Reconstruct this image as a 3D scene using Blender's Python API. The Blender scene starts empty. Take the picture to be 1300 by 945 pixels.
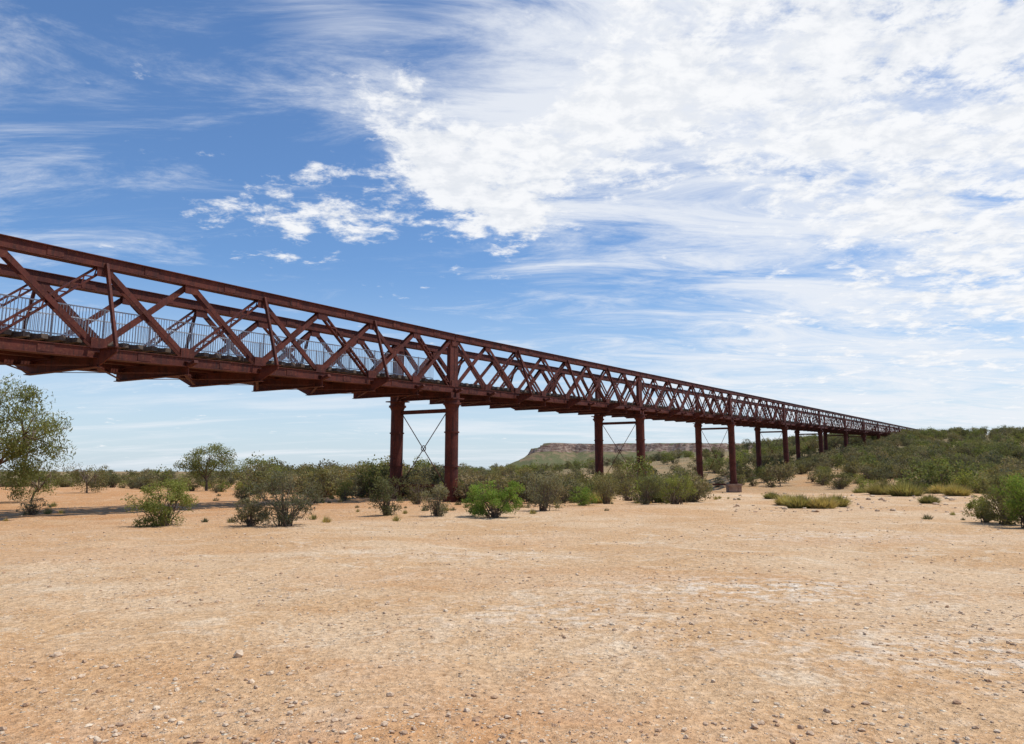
import bpy, math, random
import numpy as np
from mathutils import Vector
random.seed(7); rng=np.random.default_rng(11)
sc=bpy.context.scene
F=1011.0; ALPHA=math.radians(9.6); EYE=1.7
ca,sa=math.cos(ALPHA),math.sin(ALPHA)
def ray(px,py):
    xr=(px-650)/F; up=(428-py)/F
    return np.array([xr, ca-up*sa, sa+up*ca])
def ground_at(px,py):
    d=ray(px,py); k=-EYE/d[2]; return d[0]*k,d[1]*k
def sstep(a,b,x):
    t=np.clip((x-a)/(b-a),0,1); return t*t*(3-2*t)
# ---------------- bridge frame
TH=math.radians(30.93); U=np.array([math.sin(TH),math.cos(TH)]); N=np.array([math.cos(TH),-math.sin(TH)])
A=np.array([-3.71,49.3]); GR=0.0282; L=30.8; W=4.3; ZB=6.52; ZT=10.2
# ---------------- numpy value noise
_tab=rng.random((256,256))
def vnoise(x,y):
    x=np.asarray(x,float); y=np.asarray(y,float)
    xi=np.floor(x).astype(int); yi=np.floor(y).astype(int)
    fx=x-xi; fy=y-yi; fx=fx*fx*(3-2*fx); fy=fy*fy*(3-2*fy)
    g=lambda i,j:_tab[i%256,j%256]
    return (g(xi,yi)*(1-fx)+g(xi+1,yi)*fx)*(1-fy)+(g(xi,yi+1)*(1-fx)+g(xi+1,yi+1)*fx)*fy
def fbm(x,y,o=4):
    s=0;a=.5
    for i in range(o):
        s=s+a*(vnoise(x*2**i+17*i,y*2**i+31*i)-.5); a*=.5
    return s
def gz(x,y):
    x=np.asarray(x,float); y=np.asarray(y,float)
    s=(x-A[0])*U[0]+(y-A[1])*U[1]; t=(x-A[0])*N[0]+(y-A[1])*N[1]
    z=15*sstep(45,325,s)*sstep(-120,-12,t)
    z=z-1.1*np.exp(-((s-62)/24)**2-((t-6)/34)**2)
    r=np.hypot(x,y)
    z=z+fbm(x*.06,y*.06,3)*.9*sstep(18,90,r)
    z=z+fbm(x*.9,y*.9,4)*.10
    z=z+fbm(x*.25+9,y*.25,3)*.22*sstep(6,20,r)
    return z
def mesa(x,y):
    x=np.asarray(x,float); y=np.asarray(y,float)
    e1=y-(468+fbm(x*.02,y*.005+3,5)*70); e2=(x+20)+fbm(x*.02+7,y*.03,3)*20
    d=np.minimum(e1,e2*1.1)
    h=np.interp(d,[-20,0,20,40,42,60,200],[-3,0,6.0,14.2,19.4,19.8,20.2])
    return h+fbm(x*.08,y*.08,4)*(1.8*sstep(0,20,d)+1.6*sstep(0,15,d)*sstep(40,25,d))
def surf(x,y): return np.maximum(gz(x,y),mesa(x,y))
# ---------------- node helpers
def newmat(name):
    m=bpy.data.materials.new(name); m.use_nodes=True; nt=m.node_tree; nt.nodes.clear(); return m,nt
class NT:
    def __init__(s,nt): s.nt=nt
    def n(s,t,**k):
        nd=s.nt.nodes.new(t)
        for a,b in k.items(): setattr(nd,a,b)
        return nd
    def l(s,a,b): s.nt.links.new(a,b)
    def put(s,sock,v):
        if isinstance(v,bpy.types.NodeSocket): s.l(v,sock)
        else: sock.default_value=v
    def math(s,op,a,b=0.0,c=None,clamp=False):
        nd=s.n('ShaderNodeMath',operation=op); nd.use_clamp=clamp
        s.put(nd.inputs[0],a); s.put(nd.inputs[1],b)
        if c is not None: s.put(nd.inputs[2],c)
        return nd.outputs[0]
    def vmath(s,op,a,b=None):
        nd=s.n('ShaderNodeVectorMath',operation=op); s.put(nd.inputs[0],a)
        if b is not None: s.put(nd.inputs[1],b)
        return nd.outputs['Value'] if op in('DOT_PRODUCT','LENGTH') else nd.outputs[0]
    def ss(s,x,a,b,lo=0.0,hi=1.0):
        nd=s.n('ShaderNodeMapRange',interpolation_type='SMOOTHSTEP'); s.put(nd.inputs[0],x)
        nd.inputs[1].default_value=a; nd.inputs[2].default_value=b; nd.inputs[3].default_value=lo; nd.inputs[4].default_value=hi
        return nd.outputs[0]
    def noise(s,v,scale,detail=4,rough=.5,dist=0.0,out='Fac'):
        nd=s.n('ShaderNodeTexNoise'); s.put(nd.inputs['Vector'],v); nd.inputs['Scale'].default_value=scale
        nd.inputs['Detail'].default_value=detail; nd.inputs['Roughness'].default_value=rough; nd.inputs['Distortion'].default_value=dist
        return nd.outputs[out]
    def mix(s,f,a,b,bt='MIX'):
        nd=s.n('ShaderNodeMix',data_type='RGBA',blend_type=bt); s.put(nd.inputs['Factor'],f)
        for sock,v in((nd.inputs[6],a),(nd.inputs[7],b)):
            if isinstance(v,tuple) and len(v)==3: v=v+(1,)
            s.put(sock,v)
        return nd.outputs[2]
    def bump(s,h,strength=.5,dist=.05,nrm=None):
        nd=s.n('ShaderNodeBump'); nd.inputs['Strength'].default_value=strength; nd.inputs['Distance'].default_value=dist
        s.put(nd.inputs['Height'],h)
        if nrm is not None: s.l(nrm,nd.inputs['Normal'])
        return nd.outputs[0]
    def bsdf(s,col,rough=.8,nrm=None,metal=0.0,spec=.3):
        b=s.n('ShaderNodeBsdfPrincipled'); 
        if isinstance(col,tuple) and len(col)==3: col=col+(1,)
        s.put(b.inputs['Base Color'],col); s.put(b.inputs['Roughness'],rough); b.inputs['Metallic'].default_value=metal
        b.inputs['Specular IOR Level'].default_value=spec
        if nrm is not None: s.l(nrm,b.inputs['Normal'])
        return b.outputs[0]
    def out(s,sh):
        o=s.n('ShaderNodeOutputMaterial'); s.l(sh,o.inputs[0])
# ---------------- materials
def mat_sand():
    m,nt=newmat('sandy_ground'); h=NT(nt)
    p=h.n('ShaderNodeTexCoord').outputs['Object']
    zone=h.n('ShaderNodeAttribute',attribute_name='zone').outputs['Color']
    sp=h.n('ShaderNodeSeparateColor'); h.l(zone,sp.inputs[0])
    n1=h.noise(p,.22,4,.6,.4); n2=h.noise(p,1.1,4,.65,.5); n3=h.noise(p,11,4,.78); n5=h.noise(p,3.3,3,.7)
    col=h.mix(h.ss(n1,.38,.62),(.60,.385,.205),(.67,.485,.305))
    col=h.mix(h.math('MULTIPLY',h.ss(n2,.50,.68),.6),col,(.56,.325,.155))
    n6=h.noise(p,.7,4,.7,1.2)
    col=h.mix(h.math('MULTIPLY',h.ss(n6,.53,.66),.7),col,(.74,.60,.43))
    col=h.mix(h.math('MULTIPLY',h.ss(n5,.52,.72),.4),col,(.74,.58,.41))
    red=h.math('MULTIPLY',sp.outputs[0],h.ss(n6,.28,.6,.25,.9))
    col=h.mix(red,col,(.54,.265,.105))
    wh=h.math('MULTIPLY',sp.outputs[2],h.ss(n5,.44,.62))
    col=h.mix(wh,col,(.78,.69,.57))
    veg=h.math('MULTIPLY',sp.outputs[1],h.ss(n1,.3,.6,.6,1.0))
    col=h.mix(veg,col,(.16,.14,.07))
    col=h.mix(1.0,col,h.mix(h.ss(n3,.3,.7),(.68,.63,.58),(1.12,1.12,1.12)),'MULTIPLY')
    def peb(scale,thr):
        v=h.n('ShaderNodeTexVoronoi'); v.inputs['Scale'].default_value=scale; h.l(p,v.inputs['Vector'])
        s2=h.n('ShaderNodeSeparateColor'); h.l(v.outputs['Color'],s2.inputs[0])
        sel=h.math('GREATER_THAN',h.math('ADD',s2.outputs[0],h.math('MULTIPLY',n2,.9)),thr)
        size=h.math('MULTIPLY_ADD',s2.outputs[2],.24,.14)
        k=h.math('MULTIPLY',h.math('LESS_THAN',v.outputs['Distance'],size),sel)
        dome=h.math('MULTIPLY',k,h.math('SUBTRACT',.45,v.outputs['Distance']))
        return k,dome,s2.outputs[1]
    k1,d1,r1=peb(16,1.05); k2,d2,r2=peb(40,.98)
    pc=h.mix(r1,(.36,.19,.09),(.82,.71,.54)); col=h.mix(h.math('MULTIPLY',k1,.85),col,pc)
    pc=h.mix(r2,(.30,.16,.08),(.80,.69,.52)); col=h.mix(h.math('MULTIPLY',k2,.7),col,pc)
    hh=h.math('ADD',h.math('MULTIPLY',n3,.8),h.math('MULTIPLY',n2,1.4)); hh=h.math('ADD',hh,h.math('MULTIPLY',n5,1.0))
    hh=h.math('ADD',hh,h.math('MULTIPLY',d1,1.3))
    h.out(h.bsdf(col,.95,h.bump(hh,1.0,.075),spec=.1)); return m
def mat_steel():
    m,nt=newmat('rusty_red_paint'); h=NT(nt)
    p=h.n('ShaderNodeTexCoord').outputs['Object']
    n1=h.noise(p,1.4,4,.65); n2=h.noise(p,9,4,.7)
    mp=h.n('ShaderNodeMapping'); mp.inputs['Scale'].default_value=(6,6,.5); h.l(p,mp.inputs[0]); st=h.noise(mp.outputs[0],1.2,3,.6)
    c=h.mix(h.ss(n1,.35,.65),(.062,.0145,.010),(.11,.026,.016))
    c=h.mix(h.math('MULTIPLY',h.ss(n2,.5,.72),.7),c,(.175,.065,.034))
    c=h.mix(h.math('MULTIPLY',h.ss(st,.50,.72),.75),c,(.032,.014,.012))
    h.out(h.bsdf(c,h.math('MULTIPLY_ADD',n2,.4,.5),h.bump(n2,.4,.02),spec=.25)); return m
def mat_simple(name,c1,c2,scale=4,rough=.8,metal=0,bs=.3,spec=.3):
    m,nt=newmat(name); h=NT(nt); p=h.n('ShaderNodeTexCoord').outputs['Object']
    n=h.noise(p,scale,4,.65); n2=h.noise(p,scale*6,3,.6)
    c=h.mix(h.ss(h.math('ADD',h.math('MULTIPLY',n,.7),h.math('MULTIPLY',n2,.3)),.35,.65),c1,c2)
    h.out(h.bsdf(c,rough,h.bump(n2,bs,.03),metal,spec)); return m
def mat_leaf(name,dark,light,dry=(.25,.19,.085),rnd=1.0):
    m,nt=newmat(name); h=NT(nt)
    t=h.n('ShaderNodeAttribute',attribute_name='tint').outputs['Color']; sp=h.n('ShaderNodeSeparateColor'); h.l(t,sp.inputs[0])
    oi=h.n('ShaderNodeObjectInfo').outputs['Random']
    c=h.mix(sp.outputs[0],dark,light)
    c=h.mix(h.math('MULTIPLY',h.math('GREATER_THAN',sp.outputs[1],.88),.7),c,dry)
    c=h.mix(h.math('MULTIPLY',h.ss(oi,.3,1.0),.5*rnd),c,dry)
    c=h.mix(rnd,c,h.mix(h.math('FRACT',h.math('MULTIPLY',oi,17.3)),(.66,.72,.74),(1.25,1.2,1.15)),'MULTIPLY')
    d=h.n('ShaderNodeBsdfDiffuse'); h.l(c,d.inputs['Color'])
    tr=h.n('ShaderNodeBsdfTranslucent'); h.l(h.mix(1.0,c,(1.3,1.35,.75),'MULTIPLY'),tr.inputs[0])
    mx=h.n('ShaderNodeMixShader'); mx.inputs[0].default_value=.3; h.l(d.outputs[0],mx.inputs[1]); h.l(tr.outputs[0],mx.inputs[2])
    h.out(mx.outputs[0]); return m
def mat_mesa():
    m,nt=newmat('mesa_rock'); h=NT(nt); p=h.n('ShaderNodeTexCoord').outputs['Object']
    ge=h.n('ShaderNodeNewGeometry'); s=h.n('ShaderNodeSeparateXYZ'); h.l(ge.outputs['Normal'],s.inputs[0])
    n=h.noise(p,.12,6,.75); mp=h.n('ShaderNodeMapping'); mp.inputs['Scale'].default_value=(.25,.25,.9); h.l(p,mp.inputs[0]); n2=h.noise(mp.outputs[0],1,5,.75)
    slope=h.mix(h.ss(n,.36,.54),(.23,.165,.10),(.12,.125,.06))
    cliff=h.mix(h.ss(n2,.40,.64),(.17,.10,.075),(.44,.33,.26))
    c=h.mix(h.ss(s.outputs[2],.55,.82),cliff,slope)
    h.out(h.bsdf(c,.95,h.bump(n2,.8,.8),spec=.1)); return m
M_SAND=mat_sand(); M_STEEL=mat_steel()
M_GALV=mat_simple('galvanised_steel',(.42,.44,.46),(.55,.57,.6),5,.45,.4)
M_TIMB=mat_simple('weathered_timber',(.09,.07,.055),(.17,.13,.10),3,.9)
M_CONC=mat_simple('old_masonry',(.22,.13,.09),(.40,.28,.2),2,.9,bs=.6)
M_BARK=mat_simple('bark',(.09,.06,.04),(.2,.15,.11),8,.9,bs=.6)
M_STONE=mat_simple('stone',(.36,.21,.12),(.70,.56,.40),3,.9,bs=.6)
M_LG=mat_leaf('leaf_bright',(.09,.15,.028),(.26,.36,.075),rnd=.25)
M_LT=mat_leaf('leaf_eucalyptus',(.085,.098,.035),(.25,.265,.095),rnd=0.0)
M_LY=mat_leaf('leaf_yellowgreen',(.10,.12,.03),(.29,.31,.09),rnd=.6)
M_LO=mat_leaf('leaf_olive',(.078,.080,.038),(.235,.225,.108))
M_LGREY=mat_leaf('leaf_greyolive',(.092,.09,.058),(.255,.235,.145),(.26,.19,.11))
M_DRY=mat_leaf('dry_spinifex',(.20,.16,.06),(.48,.42,.18),(.40,.28,.14))
M_MESA=mat_mesa()
# ---------------- mesh builder
class B:
    def __init__(s): s.v=[]; s.f=[]; s.n=0
    def add(s,v,f):
        s.v.append(np.asarray(v,float).reshape(-1,3)); s.f.extend([tuple(i+s.n for i in q) for q in f]); s.n+=len(s.v[-1])
    def box(s,p,q,w,hh,up=(0,0,1)):
        p=np.array(p,float); q=np.array(q,float); d=q-p; ln=np.linalg.norm(d)
        if ln<1e-6: return
        d/=ln; up=np.array(up,float)
        a=np.cross(d,up); 
        if np.linalg.norm(a)<1e-3: a=np.cross(d,(1,0,0))
        a/=np.linalg.norm(a); b=np.cross(a,d)
        vs=[e+a*w/2*i+b*hh/2*j for e in(p,q) for i,j in((-1,-1),(1,-1),(1,1),(-1,1))]
        s.add(vs,[(0,3,2,1),(4,5,6,7),(0,1,5,4),(1,2,6,5),(2,3,7,6),(3,0,4,7)])
    def tube(s,pts,rad,n=6,cap=True):
        pts=np.array(pts,float); m=len(pts); vs=[]
        for i in range(m):
            d=pts[min(i+1,m-1)]-pts[max(i-1,0)]; d/=max(np.linalg.norm(d),1e-9)
            a=np.cross(d,(0,0,1)); 
            if np.linalg.norm(a)<.1: a=np.cross(d,(1,0,0))
            a/=np.linalg.norm(a); b=np.cross(d,a)
            for k in range(n):
                g=2*math.pi*k/n; vs.append(pts[i]+rad[i]*(math.cos(g)*a+math.sin(g)*b))
        f=[(i*n+k,i*n+(k+1)%n,(i+1)*n+(k+1)%n,(i+1)*n+k) for i in range(m-1) for k in range(n)]
        if cap: f+= [tuple(range(n)),tuple((m-1)*n+k for k in reversed(range(n)))]
        s.add(vs,f)
    def obj(s,name,mat,parent=None,smooth=False,loc=(0,0,0)):
        me=bpy.data.meshes.new(name); me.from_pydata(np.concatenate(s.v).tolist(),[],s.f); me.update()
        for mm in (mat if isinstance(mat,list) else [mat]): me.materials.append(mm)
        if smooth: me.polygons.foreach_set('use_smooth',[True]*len(me.polygons))
        o=bpy.data.objects.new(name,me); sc.collection.objects.link(o); o.location=loc
        if parent: o.parent=parent
        return o
def empty(name,loc=(0,0,0)):
    o=bpy.data.objects.new(name,None); sc.collection.objects.link(o); o.location=loc; return o
# ---------------- ground
def build_ground():
    radii=np.concatenate([np.linspace(.01,4,8),4*np.exp(np.linspace(0,math.log(7000/4),330))[1:]])
    NA=720; an=np.linspace(0,2*math.pi,NA,endpoint=False)
    R,T=np.meshgrid(radii,an,indexing='ij'); X=(R*np.sin(T)).ravel(); Y=(R*np.cos(T)).ravel()
    far=sstep(600,1500,np.hypot(X,Y))
    Z=gz(X,Y)*(1-far)+far*2
    v=np.stack([X,Y,Z],1); n=len(radii)
    i=np.arange(n-1)[:,None]*NA; k=np.arange(NA)[None,:]; k2=(k+1)%NA
    f=np.stack([i+k,i+k2,i+NA+k2,i+NA+k],-1).reshape(-1,4)
    me=bpy.data.meshes.new('ground'); me.from_pydata(v.tolist(),[],f.tolist()); me.update()
    me.polygons.foreach_set('use_smooth',[True]*len(me.polygons))
    r=np.hypot(X,Y)
    red=sstep(22,40,r+fbm(X*.1,Y*.1,3)*20)*sstep(14,-5,X)*.9+sstep(6.8,0,Y+X*.45-1.2+fbm(X*.5,Y*.5,3)*5)*.9
    red=np.clip(red+.45*sstep(60,80,r)+.3*sstep(.04,.16,fbm(X*.12+5,Y*.3,3)),0,1)
    veg=np.maximum(sstep(80,170,r+fbm(X*.04,Y*.04,3)*80)*.9,sstep(70,110,r+fbm(X*.06,Y*.06,3)*30)*sstep(45,70,X))
    gx,gy=ground_at(980,750)
    wh=.9*np.exp(-((X-gx)/2.2)**2-((Y-gy)/1.2)**2)+.7*np.exp(-((X-5)/3)**2-((Y-8)/1.2)**2)+.6*np.exp(-((X-9)/4)**2-((Y-22)/1.5)**2)+.4*np.exp(-((X+1)/3)**2-((Y-17)/1.0)**2)+.5*np.exp(-((X-.5)/1.5)**2-((Y-10)/1.2)**2)
    col=np.stack([red,veg,np.clip(wh,0,1),np.ones_like(X)],1)
    ca_=me.color_attributes.new('zone','FLOAT_COLOR','POINT'); ca_.data.foreach_set('color',col.ravel())
    me.materials.append(M_SAND); o=bpy.data.objects.new('ground',me); sc.collection.objects.link(o)
build_ground()
def build_mesa():
    xs=np.arange(-80,520,2.5); ys=np.arange(430,720,1.5); X,Y=np.meshgrid(xs,ys,indexing='ij'); Z=mesa(X,Y)
    v=np.stack([X,Y,Z],-1).reshape(-1,3); a,b=X.shape
    i=np.arange(a-1)[:,None]*b; k=np.arange(b-1)[None,:]
    f=np.stack([i+k,i+b+k,i+b+k+1,i+k+1],-1).reshape(-1,4)
    me=bpy.data.meshes.new('mesa_hill'); me.from_pydata(v.tolist(),[],f.tolist()); me.update(); me.materials.append(M_MESA)
    o=bpy.data.objects.new('mesa_hill',me); sc.collection.objects.link(o)
build_mesa()
# ---------------- stones
_t=(1+5**.5)/2
ICO=np.array([(-1,_t,0),(1,_t,0),(-1,-_t,0),(1,-_t,0),(0,-1,_t),(0,1,_t),(0,-1,-_t),(0,1,-_t),(_t,0,-1),(_t,0,1),(-_t,0,-1),(-_t,0,1)])/1.9
ICF=[(0,11,5),(0,5,1),(0,1,7),(0,7,10),(0,10,11),(1,5,9),(5,11,4),(11,10,2),(10,7,6),(7,1,8),(3,9,4),(3,4,2),(3,2,6),(3,6,8),(3,8,9),(4,9,5),(2,4,11),(6,2,10),(8,6,7),(9,8,1)]
def stones(name,P,S,mat=M_STONE):
    n=len(P); sq=np.stack([rng.uniform(.8,1.4,n),rng.uniform(.6,1.1,n),rng.uniform(.35,.75,n)],1)
    v=ICO[None]*rng.uniform(.75,1.2,(n,12,1))*sq[:,None,:]*S[:,None,None]*.5
    an=rng.uniform(0,6.28,n); c,s_=np.cos(an)[:,None],np.sin(an)[:,None]
    vx=v[...,0]*c-v[...,1]*s_; vy=v[...,0]*s_+v[...,1]*c
    v=np.stack([vx,vy,v[...,2]],-1)+P[:,None,:]
    f=(np.array(ICF)[None]+np.arange(n)[:,None,None]*12).reshape(-1,3)
    me=bpy.data.meshes.new(name); me.from_pydata(v.reshape(-1,3).tolist(),[],f.tolist()); me.update(); me.materials.append(mat)
    o=bpy.data.objects.new(name,me); sc.collection.objects.link(o); return o
n=24000; r=5*np.exp(rng.random(n)*math.log(45/5)); a=rng.uniform(-.85,.85,n)
x=r*np.sin(a); y=r*np.cos(a); keep=rng.random(n)<np.clip(.12+3.5*(fbm(x*.45,y*.9,3)+.06),.08,1); x,y=x[keep],y[keep]
S=.010+.05*rng.random(len(x))**5+.0007*np.hypot(x,y)
stones('gravel',np.stack([x,y,gz(x,y)+S*.12],1),S)
n=420; pp=[ (rng.uniform(930,1420),rng.uniform(612,650)) for _ in range(n)]
g=np.array([ground_at(a,b) for a,b in pp]); S=.08+.3*rng.random(n)**3
stones('rocks',np.stack([g[:,0],g[:,1],gz(g[:,0],g[:,1])+S*.1],1),S)
rk=[(303,835,.13),(192,772,.08),(520,765,.05),(905,828,.07),(72,838,.09),(700,790,.05),(447,748,.07),(1100,800,.06),(870,742,.06),(590,735,.06),(250,720,.1),(1010,835,.05)]
g=np.array([ground_at(a,b) for a,b,c in rk]); S=np.array([c for a,b,c in rk])
stones('loose_stones',np.stack([g[:,0],g[:,1],gz(g[:,0],g[:,1])+S*.12],1),S)
# ---------------- bridge
bridge=empty('railway_bridge')
def P(s,t,z):
    q=A+U*s+N*t; return np.array([q[0],q[1],z+GR*s])
NV=np.array([N[0],N[1],0.0])
def ztop(s): return ZT+ (max(0,-s)/L)*.24
bt=B(); bc=B(); bd=B(); bfl=B(); bdk=B(); br=B(); bout=B()
def riveted(b,p,q,w,hh):
    """open laced member: two angles + zigzag lacing"""
    d=q-p; ln=np.linalg.norm(d); d=d/ln; side=np.cross(d,NV); side/=np.linalg.norm(side)
    for sg in(-1,1): b.box(p+side*sg*(w/2-.035),q+side*sg*(w/2-.035),.07,hh,up=NV)
    k=int(ln/(w*.95)); 
    for i in range(k):
        a=p+d*ln*(i/k)+side*(w/2-.04)*(1 if i%2 else -1); c=p+d*ln*((i+1)/k)+side*(w/2-.04)*(-1 if i%2 else 1)
        b.box(a+NV*(hh/2+.012),c+NV*(hh/2+.012),.05,.014,up=NV)
S0,S1=-3,13; NP=8; pl=L/NP
for sp in range(S0,S1):
    s0=sp*L; near=sp<3
    for ti,t in enumerate((0.0,-W)):
        gap=.06
        a=s0+gap; b_=s0+L-gap
        bt.box(P(a,t,ztop(a)-.2),P(b_,t,ztop(b_)-.2),.34,.36); bt.box(P(a,t,ztop(a)-.005),P(b_,t,ztop(b_)-.005),.50,.03)
        bt.box(P(a,t,ztop(a)-.395),P(b_,t,ztop(b_)-.395),.44,.03)
        bc.box(P(a,t,ZB+.2),P(b_,t,ZB+.2),.30,.34); bc.box(P(a,t,ZB+.015),P(b_,t,ZB+.015),.46,.03); bc.box(P(a,t,ZB+.385),P(b_,t,ZB+.385),.40,.03)
        for e in(a+.16,b_-.16):
            bt.box(P(e,t,ZB+.4),P(e,t,ztop(e)-.41),.40,.26,up=NV)
        for i in range(NP):
            x0=s0+i*pl; x1=x0+pl
            x0c=x0+(.3 if i==0 else 0); x1c=x1-(.3 if i==NP-1 else 0)
            b0,b1=ZB+.38,ztop(x0)-.38
            left=i<NP/2
            pa,qa=P(x0c,t,b1),P(x1c,t,b0); pb,qb=P(x0c,t,b0),P(x1c,t,b1)
            if not left: pa,qa,pb,qb=pb,qb,pa,qa
            if near and i%2==1: riveted(bd,pb+NV*.0,qb+NV*.0,.30,.16)
            else: bd.box(pb,qb,.26 if i%2 else .23,.10,up=NV)
            bd.box(pa+NV*.12,qa+NV*.12,.21,.03,up=NV); bd.box(pa-NV*.12,qa-NV*.12,.21,.03,up=NV)
            if near:
                for zz in(ztop(x0)-.55,ZB+.55):
                    bd.box(P(x0-.32,t,zz)+NV*.165,P(x0+.32,t,zz)+NV*.165,.03,.42)
        if near:
            for i in range(NP):
                xm=s0+(i+.5)*pl
                bt.box(P(xm-.3,t,ztop(xm)-.2)+NV*.18,P(xm+.3,t,ztop(xm)-.2)+NV*.18,.025,.30)
                bc.box(P(xm-.3,t,ZB+.2)+NV*.16,P(xm+.3,t,ZB+.2)+NV*.16,.025,.28)
    for i in range(NP+1):
        x0=s0+i*pl
        if i==NP: continue
        zb=ZB-.32
        bfl.box(P(x0,-W-.3,zb+.25),P(x0,.3,zb+.25),.05,.50); bfl.box(P(x0,-W-.3,zb-.015),P(x0,.3,zb-.015),.26,.03); bfl.box(P(x0,-W-.3,zb+.515),P(x0,.3,zb+.515),.26,.03)
        if i%2==0 and i>0:
            for sg,t in((1,0.0),(-1,-W)):
                q0=P(x0,t+sg*.3,zb+.02); q1=P(x0,t+sg*.3,zb+.62); q2=P(x0,t+sg*1.35,zb+.62); q3=P(x0,t+sg*1.35,zb+.48)
                uu=np.array([U[0],U[1],0])*.03
                vs=[q0-uu,q1-uu,q2-uu,q3-uu,q0+uu,q1+uu,q2+uu,q3+uu]
                bout.add(vs,[(0,1,2,3),(7,6,5,4),(0,4,5,1),(1,5,6,2),(2,6,7,3),(3,7,4,0)])
                bout.box(P(x0,t+sg*.3,zb+.64),P(x0,t+sg*1.38,zb+.64),.24,.03)
                bout.box(P(x0,t+sg*1.25,zb+.65),P(x0,t+sg*.22,ztop(x0)-.25),.14,.10,up=(U[0],U[1],0))
        elif near:
            for sg,t in((1,0.0),(-1,-W)):
                bout.box(P(x0,t+sg*.3,zb+.35),P(x0,t+sg*.75,zb+.5),.2,.12)
        bfl.box(P(x0+.1,-.1,zb+.0+.04),P(x0+pl-.1,-W+.1,zb+.04),.12,.015)
        bfl.box(P(x0+.1,-W+.1,zb+.07),P(x0+pl-.1,-.1,zb+.07),.12,.015)
    for t in(-W/2-.8,-W/2+.8):
        bfl.box(P(s0,t,ZB+.40),P(s0+L,t,ZB+.40),.22,.36)
    k=int(L/.62)
    for j in range(k):
        x0=s0+(j+.5)*L/k
        bdk.box(P(x0,-W+.35,ZB+.68),P(x0,-.35,ZB+.68),.24,.17)
for sgn,t in((1,-W/2+1.25),(-1,-W/2-1.25)):
    a,b_=-3*L,-.8
    for z in(ZB+.90,ZB+2.05): br.box(P(a,t,z),P(b_,t,z),.045,.045)
    k=int((b_-a)/.125)
    for j in range(k+1):
        x0=a+(b_-a)*j/k
        if j%16==0: br.box(P(x0,t,ZB+.77),P(x0,t,ZB+2.1),.06,.06)
        else: br.box(P(x0,t,ZB+.90),P(x0,t,ZB+2.05),.018,.018)
bdk.box(P(-3*L,-W/2,ZB+.80),P(-.8,-W/2,ZB+.80),2.4,.05)
# piers
bp=B(); bs=B(); bb=B()
for k in range(-2,13):
    s=k*L; 
    for t in(0.0,-W):
        top=P(s,t,ZB-.34); gx,gy=top[0],top[1]; g0=float(gz(gx,gy))-.5; zt=top[2]
        if zt-g0<1.2: continue
        ped=(k==2)
        base=g0+.5+(1.0 if ped else .0)
        if ped:
            bb.box((gx,gy,g0),(gx,gy,base-.22),1.55,1.55); bb.box((gx,gy,base-.22),(gx,gy,base),1.8,1.8)
        zl=[base-.4,base+.25,base+.25,base+.33,base+.33]; rl=[.50,.50,.56,.56,.41]
        hgt=zt-base; nj=3
        for j in range(1,nj):
            zz=base+hgt*j/nj; zl+=[zz-.04,zz-.04,zz+.04,zz+.04]; rl+=[.41,.47,.47,.41]
        zl+=[zt-.62,zt-.55,zt-.40,zt-.40,zt-.28,zt-.28]; rl+=[.41,.43,.50,.56,.56,.48]
        zl+=[zt-.06]; rl+=[.48]
        n_=20; vs=[];f=[]
        for z,rr in zip(zl,rl):
            for q in range(n_):
                g=2*math.pi*q/n_; vs.append((gx+rr*math.cos(g),gy+rr*math.sin(g),z))
        m=len(zl)
        f=[(i*n_+q,i*n_+(q+1)%n_,(i+1)*n_+(q+1)%n_,(i+1)*n_+q) for i in range(m-1) for q in range(n_)]
        bp.add(vs,f)
        bp.box(P(s-.6,t,ZB-.37),P(s+.6,t,ZB-.37),1.0,.07)
        bp.box(P(s-.45,t,ZB-.165),P(s+.45,t,ZB-.165),.5,.33)
    zt=ZB-.34; gm=float(gz(*(A+U*s-N*W/2)))-GR*s
    if zt-gm<2.5: continue
    z1=zt-.75; z0=gm+.9
    bs.box(P(s,-.4,z1),P(s,-W+.4,z1),.16,.24)
    bs.box(P(s,-.4,z0),P(s,-W+.4,z0),.14,.18)
    bs.tube([P(s+.04,-.4,z1-.05),P(s+.04,-W+.4,z0+.05)],[.028,.028],6); bs.tube([P(s-.04,-W+.4,z1-.05),P(s-.04,-.4,z0+.05)],[.028,.028],6)
    cc=P(s,-W/2,(z1+z0)/2)
    ring=[cc+.17*(math.cos(g)*NV+math.sin(g)*np.array([0,0,1])) for g in np.linspace(0,2*math.pi,17)]
    bs.tube(ring,[.03]*17,5,cap=False)
bt.obj('top_chords',M_STEEL,bridge); bc.obj('bottom_chords',M_STEEL,bridge); bd.obj('diagonals',M_STEEL,bridge)
bfl.obj('floor_beams',M_STEEL,bridge); bout.obj('outriggers',M_STEEL,bridge); bdk.obj('timber_deck',M_TIMB,bridge); br.obj('pedestrian_railing',M_GALV,bridge)
pc=bp.obj('iron_columns',M_STEEL,bridge,True)
mod=pc.modifiers.new('es','EDGE_SPLIT'); mod.split_angle=math.radians(35)
bs.obj('pier_bracing',M_STEEL,bridge); bb.obj('pier_footings',M_CONC,bridge)
ab=B(); s=13*L; q=P(s+3,-W/2,0); ab.box((q[0],q[1],q[2]),(q[0],q[1],q[2]+ZB-.3),7,6,up=(U[0],U[1],0)); ab.obj('abutment',M_CONC,bridge)
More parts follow.
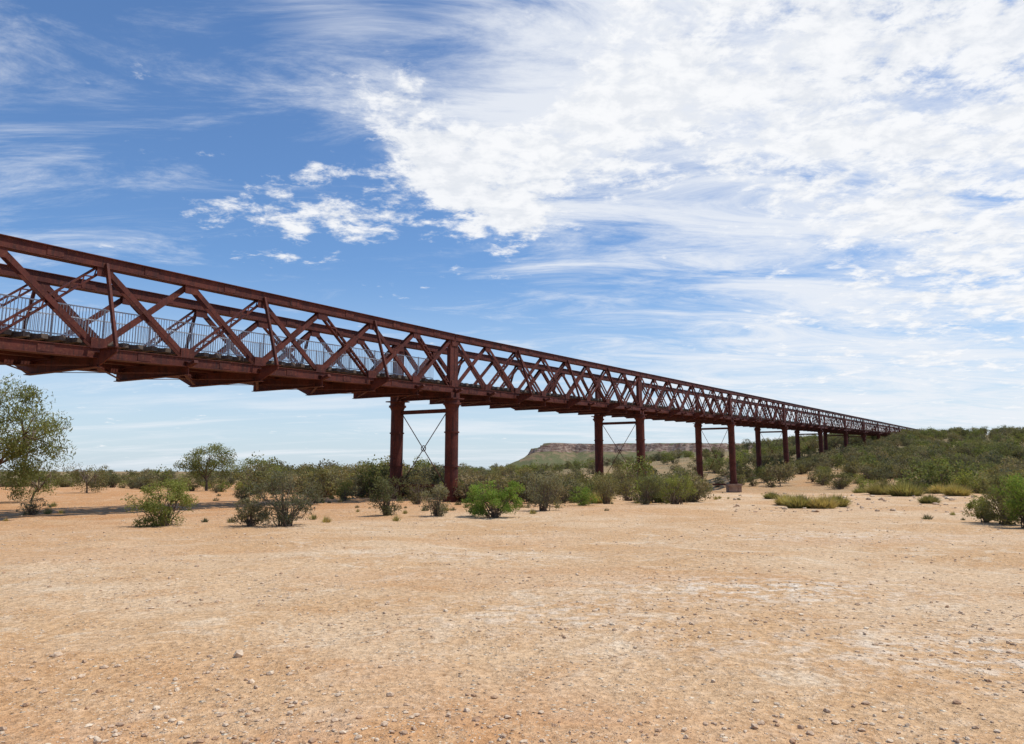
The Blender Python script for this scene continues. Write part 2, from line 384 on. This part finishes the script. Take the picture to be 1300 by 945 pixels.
# ---------------- plants
def leaves(C,l,w,tint,droop=0.0):
    n=len(C); a=rng.normal(size=(n,3)); a[:,2]-=droop; a/=np.linalg.norm(a,axis=1)[:,None]
    b=np.cross(a,rng.normal(size=(n,3))); b/=np.linalg.norm(b,axis=1)[:,None]
    ll=(l*rng.uniform(.6,1.4,n))[:,None]; ww=(w*rng.uniform(.6,1.4,n))[:,None]
    v=np.stack([C-a*ll/2,C+b*ww/2,C+a*ll/2,C-b*ww/2],1).reshape(-1,3)
    f=np.arange(4*n).reshape(-1,4)
    return v,f,np.repeat(tint,4,axis=0)
def plant_mesh(name,h,w,leafmat,nclump=40,nleaf=3000,ll=.08,lw=.025,stem=.02,kind='bush',droop=0.0,seed=0,clr=.16,nstem=6,zc=.62,zr=.34):
    global rng
    rng=np.random.default_rng(seed+100)
    bw=B(); R=w/2
    cs=[]
    lob=rng.uniform(0,6.28,4)
    while len(cs)<nclump:
        p=rng.uniform(-1,1,3); p[2]=rng.uniform(0,1)
        a=math.atan2(p[1],p[0]); rr=math.hypot(p[0],p[1])
        edge=1+.22*math.sin(2*a+lob[0])+.16*math.sin(3*a+lob[1])+.1*math.sin(5*a+lob[2])
        if kind=='bush':
            zz=p[2]; lim=edge*math.sqrt(max(0,1-(max(0,zz-.45)/.62)**2))*(.72+.28*min(1,zz/.35))
            if rr>lim or (rr<.35*lim and zz<.5): continue
            cs.append((p[0]*R*.85,p[1]*R*.85,(.08+.84*zz)*h))
        else:
            zz=p[2]*2-1
            if rr*rr/(edge*edge)+zz*zz>1 or rr*rr+zz*zz<.18: continue
            cs.append((p[0]*R*.88,p[1]*R*.88,h*(zc+zr*zz)))
    cs=np.array(cs)
    if kind=='bush':
        for i,c in enumerate(cs):
            b0=np.array([rng.normal()*.05*w,rng.normal()*.05*w,-.05*h]); m1=b0*.6+c*.4+np.array([0,0,.10*h])+rng.normal(size=3)*.03*h
            m2=b0*.25+c*.75+rng.normal(size=3)*.04*h
            bw.tube([b0,m1,m2,c],[stem,stem*.75,stem*.5,stem*.2],4,False)
    else:
        base=np.array([0,0,-.1]); lean=np.array([rng.normal()*.05,rng.normal()*.05,0])*h
        tp=np.array([0,0,h*.30])+lean
        bw.tube([base,np.array([0,0,.05*h]),np.array([lean[0]*.3,lean[1]*.3,h*.18]),tp],[stem*1.35,stem*1.05,stem*.9,stem*.75],9)
        hubs=[]
        for k in range(nstem):
            an=6.28*k/nstem+rng.normal()*.3; e=rng.uniform(.35,.6)
            hb=np.array([math.cos(an)*R*e,math.sin(an)*R*e,h*rng.uniform(.45,.72)]); hubs.append(hb)
            st=tp-np.array([0,0,rng.uniform(0,.12)*h])
            mid=(st+hb)/2+np.array([0,0,-.02*h])+rng.normal(size=3)*.03*h
            bw.tube([st,mid,hb],[stem*.6,stem*.42,stem*.3],6,False)
        hubs.append(tp+np.array([0,0,.25*h])); bw.tube([tp,hubs[-1]],[stem*.6,stem*.3],6,False)
        hubs=np.array(hubs)
        for c in cs:
            hb=hubs[np.argmin(np.linalg.norm(hubs-c,axis=1))]; mid=(hb+c)/2+rng.normal(size=3)*.03*h
            bw.tube([hb,mid,c],[stem*.26,stem*.16,stem*.05],4,False)
    wgt=rng.uniform(.4,1.6,nclump); wgt/=wgt.sum(); idx=rng.choice(nclump,nleaf,p=wgt)
    sig=np.array([1,1,.75])*clr*min(h,w)
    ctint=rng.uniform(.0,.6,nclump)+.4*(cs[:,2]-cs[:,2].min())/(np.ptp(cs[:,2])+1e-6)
    csz=rng.uniform(.6,1.25,nclump)
    off=rng.normal(size=(nleaf,3)); nr=np.linalg.norm(off,axis=1)[:,None]; off=off/nr*np.minimum(nr,2.0)
    if droop: off[:,2]-=np.abs(rng.normal(size=nleaf))*.6*droop
    C=cs[idx]+off*sig*csz[idx][:,None]*.62
    C[:,2]=np.maximum(C[:,2],.02)
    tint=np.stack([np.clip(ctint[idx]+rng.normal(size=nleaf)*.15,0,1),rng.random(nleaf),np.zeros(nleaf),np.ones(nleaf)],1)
    v,f,tc=leaves(C,ll,lw,tint,droop=droop)
    nw=bw.n
    me=bpy.data.meshes.new(name); V=np.concatenate([np.concatenate(bw.v),v]); 
    me.from_pydata(V.tolist(),[],bw.f+(f+nw).tolist()); me.update()
    me.materials.append(M_BARK); me.materials.append(leafmat)
    mi=np.zeros(len(me.polygons),int); mi[len(bw.f):]=1; me.polygons.foreach_set('material_index',mi.tolist())
    col=np.concatenate([np.tile([[.5,.5,0,1]],(nw,1)),tc]); at=me.color_attributes.new('tint','FLOAT_COLOR','POINT'); at.data.foreach_set('color',col.ravel())
    return me
def tuft_mesh(name,h,w,mat,n=900,seed=0):
    r_=np.random.default_rng(seed); V=[];Fc=[];T=[]
    for i in range(n):
        a=r_.uniform(0,6.28); rr=r_.random()**.6; b0=np.array([math.cos(a)*rr*w*.32,math.sin(a)*rr*w*.32,-.02])
        out=np.array([math.cos(a),math.sin(a),0])*w*.28*rr+r_.normal(size=3)*.08*w; hh=h*r_.uniform(.5,1)*(1-.45*rr*rr)
        tip=b0+out+np.array([0,0,hh]); mid=(b0+tip)/2+np.array([0,0,.12*hh]); sd=np.array([-math.sin(a+r_.normal()),math.cos(a),0])*.006*(1+w)
        k=len(V); V+=[b0-sd,b0+sd,mid+sd,mid-sd,tip]; Fc+=[(k,k+1,k+2,k+3),(k+3,k+2,k+4)]; t=r_.random(); T+=[(t,r_.random(),0,1)]*5
    me=bpy.data.meshes.new(name); me.from_pydata([tuple(v) for v in V],[],Fc); me.update(); me.materials.append(mat)
    at=me.color_attributes.new('tint','FLOAT_COLOR','POINT'); at.data.foreach_set('color',np.array(T,float).ravel()); return me
def place(name,me,x,y,sc_=1,rot=None,parent=None,dz=0,zs=1.0):
    o=bpy.data.objects.new(name,me); sc.collection.objects.link(o)
    o.location=(x,y,float(surf(x,y))+dz); o.scale=(sc_,sc_,sc_*zs); o.rotation_euler=(0,0,rot if rot is not None else random.uniform(0,6.28))
    if parent: o.parent=parent
    return o
SH=[(205,669,80,58,M_LY,6000),(362,668,86,72,M_LGREY,4200),(318,668,46,38,M_LGREY,2100),(627,657,80,46,M_LG,8000),
(492,655,48,52,M_LO,3000),(555,656,44,40,M_LGREY,2000),(690,650,54,54,M_LGREY,3600),(740,642,44,24,M_LG,2500),(770,640,40,40,M_LO,2400),
(820,641,50,38,M_LO,3000),(858,640,60,40,M_LY,4000),(882,634,36,30,M_LO,2200),(1276,664,70,62,M_LO,6000),(1305,668,60,74,M_LG,5500),
(1252,662,40,36,M_LY,2600),(436,636,30,30,M_LY,1800),(400,640,26,26,M_LO,1400),(600,634,40,44,M_LO,2000),(655,632,36,36,M_LY,1700),(40,656,40,22,M_LGREY,800),
(530,640,34,40,M_LO,1500),(715,632,50,40,M_LO,2100),(795,628,50,36,M_LO,2100),(310,640,34,20,M_LO,1100),(470,632,40,34,M_LO,1700)]
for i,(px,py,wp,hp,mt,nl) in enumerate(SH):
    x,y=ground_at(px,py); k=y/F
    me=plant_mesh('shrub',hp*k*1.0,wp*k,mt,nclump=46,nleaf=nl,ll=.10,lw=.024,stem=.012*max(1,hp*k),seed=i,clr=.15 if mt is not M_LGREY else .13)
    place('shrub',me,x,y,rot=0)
tm=[tuft_mesh('spinifex_tussock',.85,1.9,M_DRY,1500,1),tuft_mesh('spinifex_tussock',.6,1.3,M_DRY,1100,2)]
for px,py,s_ in((1015,644,1.15),(1045,645,1.1),(1062,643,.7),(1000,641,.7),(1120,628,1.2),(1150,630,1.3),(1195,626,1.4),(1215,628,1.1),(1095,624,1.3),(760,638,.8),(1180,640,.6),(980,634,.8)):
    x,y=ground_at(px,py); place('spinifex_tussock',tm[random.randint(0,1)],x,y,s_)
dg=empty('dry_grass')
tg=[tuft_mesh('grass_tuft',.28,.35,M_DRY,90,3),tuft_mesh('grass_tuft',.2,.3,M_LGREY,70,4)]
for i in range(150):
    c=random.choice(SH); px=c[0]+random.gauss(0,45); py=min(664,c[1]+random.gauss(-6,5)); x,y=ground_at(px,max(620,py)); place('tuft',tg[i%2],x,y,random.uniform(.5,1.4),parent=dg)
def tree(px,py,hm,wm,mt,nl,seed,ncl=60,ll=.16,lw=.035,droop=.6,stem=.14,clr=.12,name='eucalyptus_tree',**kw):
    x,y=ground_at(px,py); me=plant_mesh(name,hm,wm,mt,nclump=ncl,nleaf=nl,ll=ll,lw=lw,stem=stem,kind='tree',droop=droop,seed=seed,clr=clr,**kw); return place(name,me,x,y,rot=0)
tree(-12,640,6.7,8.0,M_LT,14000,301,42,.22,.05,.9,.16,.11,zc=.56,zr=.38)
tree(-110,645,6.5,6.5,M_LT,9000,302,60,.2,.045,.9,.16,.10)
tree(262,623,4.3,4.9,M_LT,7500,303,50,.18,.06,.3,.10,.14)
tree(110,627,2.6,3.6,M_LO,2800,304,40,.13,.045,.3,.07,.15,zc=.5,zr=.42)
tree(40,637,2.6,3.4,M_LT,3200,305,34,.14,.04,.5,.06,.14,zc=.5,zr=.42)
tree(320,620,3.2,4.4,M_LT,3800,306,46,.14,.055,.3,.08,.14,zc=.5,zr=.42)
# scrub masses
scr=empty('scrub'); mats=[M_LO,M_LGREY,M_LY,M_LGREY,M_LO,M_LO]
bush=[plant_mesh('scrub_bush',1.0,1.35,mats[i],nclump=34,nleaf=750,ll=.095,lw=.042,stem=.014,seed=50+i,clr=.17) for i in range(6)]
bushT=[plant_mesh('scrub_tree',1.0,1.05,[M_LO,M_LGREY,M_LT,M_LGREY][i],nclump=36,nleaf=800,ll=.085,lw=.042,stem=.022,kind='tree',seed=70+i,clr=.15,nstem=5,zc=.55,zr=.4) for i in range(4)]
YM=[(-500,95),(0,88),(150,82),(300,66),(420,55),(560,50),(700,46),(885,46),(900,100),(960,110),(1000,92),(1200,76),(1290,50),(1800,45)]
random.seed(5)
def scatter(nn,lo,hi,pw,ymax,hs=1.0):
    for i in range(nn):
        px=random.uniform(lo,hi); ym=float(np.interp(px,[a for a,b in YM],[b for a,b in YM]))
        y=ym+(ymax-ym)*random.random()**pw; x=(px-650)/F*y
        if px<350 and random.random()<.4: continue
        s=(x-A[0])*U[0]+(y-A[1])*U[1]; t=(x-A[0])*N[0]+(y-A[1])*N[1]
        big=random.random()<min(.45,(y-60)/260)
        h=random.uniform(.9,2.3)+min(1.1,(y-45)/110) if not big else random.uniform(2.6,4.2)
        if px<330: h*=.6
        elif 560<px<920: h*=.78
        if px<330 and y>250: continue
        if y>300 and px<950: h*=.7
        if px>900: h*=.92
        if -6<t<2: h=min(h,2.2); big=False
        if abs(s-2*L)<9 and -12<t<25: continue
        if t>1 and t<14 and 30<s<90 and random.random()<.6: continue
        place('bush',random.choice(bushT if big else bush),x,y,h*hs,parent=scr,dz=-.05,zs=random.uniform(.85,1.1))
scatter(2000,-250,1550,1.9,480)
scatter(1000,960,1500,1.1,330,.95)
dt=empty('distant_trees')
for i in range(400):
    px=random.uniform(-400,1400); y=random.uniform(480,1100); x=(px-650)/F*y
    if x>-20 and y<760 and x<520: continue
    place('tree',random.choice(bush),x,y,random.uniform(2.5,4),parent=dt)
# ---------------- sun, sky
SUN_AZ=math.radians(85); SUN_EL=math.radians(63)
sd=Vector((math.sin(SUN_AZ)*math.cos(SUN_EL),math.cos(SUN_AZ)*math.cos(SUN_EL),math.sin(SUN_EL)))
sl=bpy.data.lights.new('sun','SUN'); sl.energy=4.3; sl.angle=math.radians(.5); sl.color=(1,.95,.87)
so=bpy.data.objects.new('sun',sl); sc.collection.objects.link(so); so.rotation_euler=sd.to_track_quat('Z','Y').to_euler(); so.location=(0,0,80)
wd=bpy.data.worlds.new('World'); sc.world=wd; wd.use_nodes=True; nt=wd.node_tree; nt.nodes.clear(); h=NT(nt)
sky=h.n('ShaderNodeTexSky',sky_type='NISHITA'); sky.sun_disc=False; sky.sun_elevation=SUN_EL; sky.sun_rotation=SUN_AZ; sky.air_density=1.0; sky.dust_density=.6; sky.ozone_density=2.5
d=h.vmath('NORMALIZE',h.n('ShaderNodeTexCoord').outputs['Generated'])
sx=h.n('ShaderNodeSeparateXYZ'); h.l(d,sx.inputs[0])
zc=h.math('ADD',h.math('MAXIMUM',sx.outputs[2],0.0),.13)
cx=h.n('ShaderNodeCombineXYZ'); h.l(h.math('DIVIDE',sx.outputs[0],zc),cx.inputs[0]); h.l(h.math('DIVIDE',sx.outputs[1],zc),cx.inputs[1]); p=cx.outputs[0]
def blob(px,py,deg,wt,inner=.15):
    v=ray(px,py); v=v/np.linalg.norm(v)
    dt_=h.vmath('DOT_PRODUCT',d,tuple(float(q) for q in v))
    return h.ss(dt_,math.cos(math.radians(deg)),math.cos(math.radians(deg*inner)),0.0,wt)
def sumn(l):
    s=l[0]
    for q in l[1:]: s=h.math('ADD',s,q)
    return s
cov=sumn([blob(1180,50,29,.33),blob(940,60,14,.08),blob(1270,230,12,.09),
 blob(560,160,5.5,.22),blob(485,130,4,.21),blob(620,230,7,.24),blob(700,200,7,.14),blob(630,285,4,.22),blob(535,245,5,.19),blob(460,245,4.5,.19),blob(395,270,4.5,.20),blob(335,288,4,.18),blob(262,268,2.5,.14),blob(790,150,9,.14),
 blob(1000,300,8,-.10),blob(820,330,10,-.12),blob(620,70,7,-.06)])
nA=h.noise(p,3.6,8,.66,.2); nB=h.noise(p,12.0,5,.66,.2)
nn=h.math('ADD',h.math('MULTIPLY',h.math('SUBTRACT',nA,.5),1.3),h.math('MULTIPLY',h.math('SUBTRACT',nB,.5),.85))
dn=h.math('SUBTRACT',h.math('ADD',nn,cov),.22)
fA=h.ss(dn,-.04,.24,0,.95)
mp=h.n('ShaderNodeMapping'); mp.inputs['Rotation'].default_value=(0,0,math.radians(-38)); mp.inputs['Scale'].default_value=(.9,2.2,1); h.l(p,mp.inputs[0])
nC=h.noise(mp.outputs[0],1.6,8,.70,.7)
covC=sumn([blob(1150,240,34,.19),blob(620,0,17,.17),blob(330,15,10,.09),blob(30,200,13,.09),blob(1150,430,24,.08),blob(830,110,17,.12),blob(200,110,12,-.03),blob(860,330,9,-.08)])
fC=h.ss(h.math('ADD',nC,covC),.52,.90,0.0,.88)
mp2=h.n('ShaderNodeMapping'); mp2.inputs['Rotation'].default_value=(0,0,math.radians(8)); mp2.inputs['Scale'].default_value=(.35,1.4,1); h.l(p,mp2.inputs[0])
nD=h.noise(mp2.outputs[0],1.3,6,.62,.4)
fD=h.math('MULTIPLY',h.ss(nD,.46,.70,0,.7),h.ss(sx.outputs[2],.20,.02))
shade=h.mix(h.ss(nB,.38,.62),(8.1,8.4,8.9),(9.6,9.7,9.9))
skyc=h.mix(1.0,sky.outputs[0],(.90,1.16,1.42),'MULTIPLY')
hz=h.ss(sx.outputs[2],.26,-.02,0,.70)
c=h.mix(hz,skyc,(7.0,8.0,9.1))
c=h.mix(fC,c,(8.7,9.0,9.5)); c=h.mix(fD,c,(8.5,8.9,9.4)); c=h.mix(fA,c,shade)
bg=h.n('ShaderNodeBackground'); h.l(c,bg.inputs[0]); bg.inputs[1].default_value=.1
wo=h.n('ShaderNodeOutputWorld'); h.l(bg.outputs[0],wo.inputs[0])
wd.cycles.sampling_method='MANUAL'; wd.cycles.sample_map_resolution=256
# ---------------- camera
cd=bpy.data.cameras.new('camera'); cd.lens=36*F/1300; cd.sensor_width=36; cd.clip_end=12000; cd.clip_start=.1
cd.shift_y=-44.5/1300
co=bpy.data.objects.new('camera',cd); sc.collection.objects.link(co); co.location=(0,0,EYE); co.rotation_euler=(math.pi/2+ALPHA,0,0)
sc.camera=co
sc.view_settings.view_transform='Standard'; sc.view_settings.look='None'; sc.view_settings.exposure=0
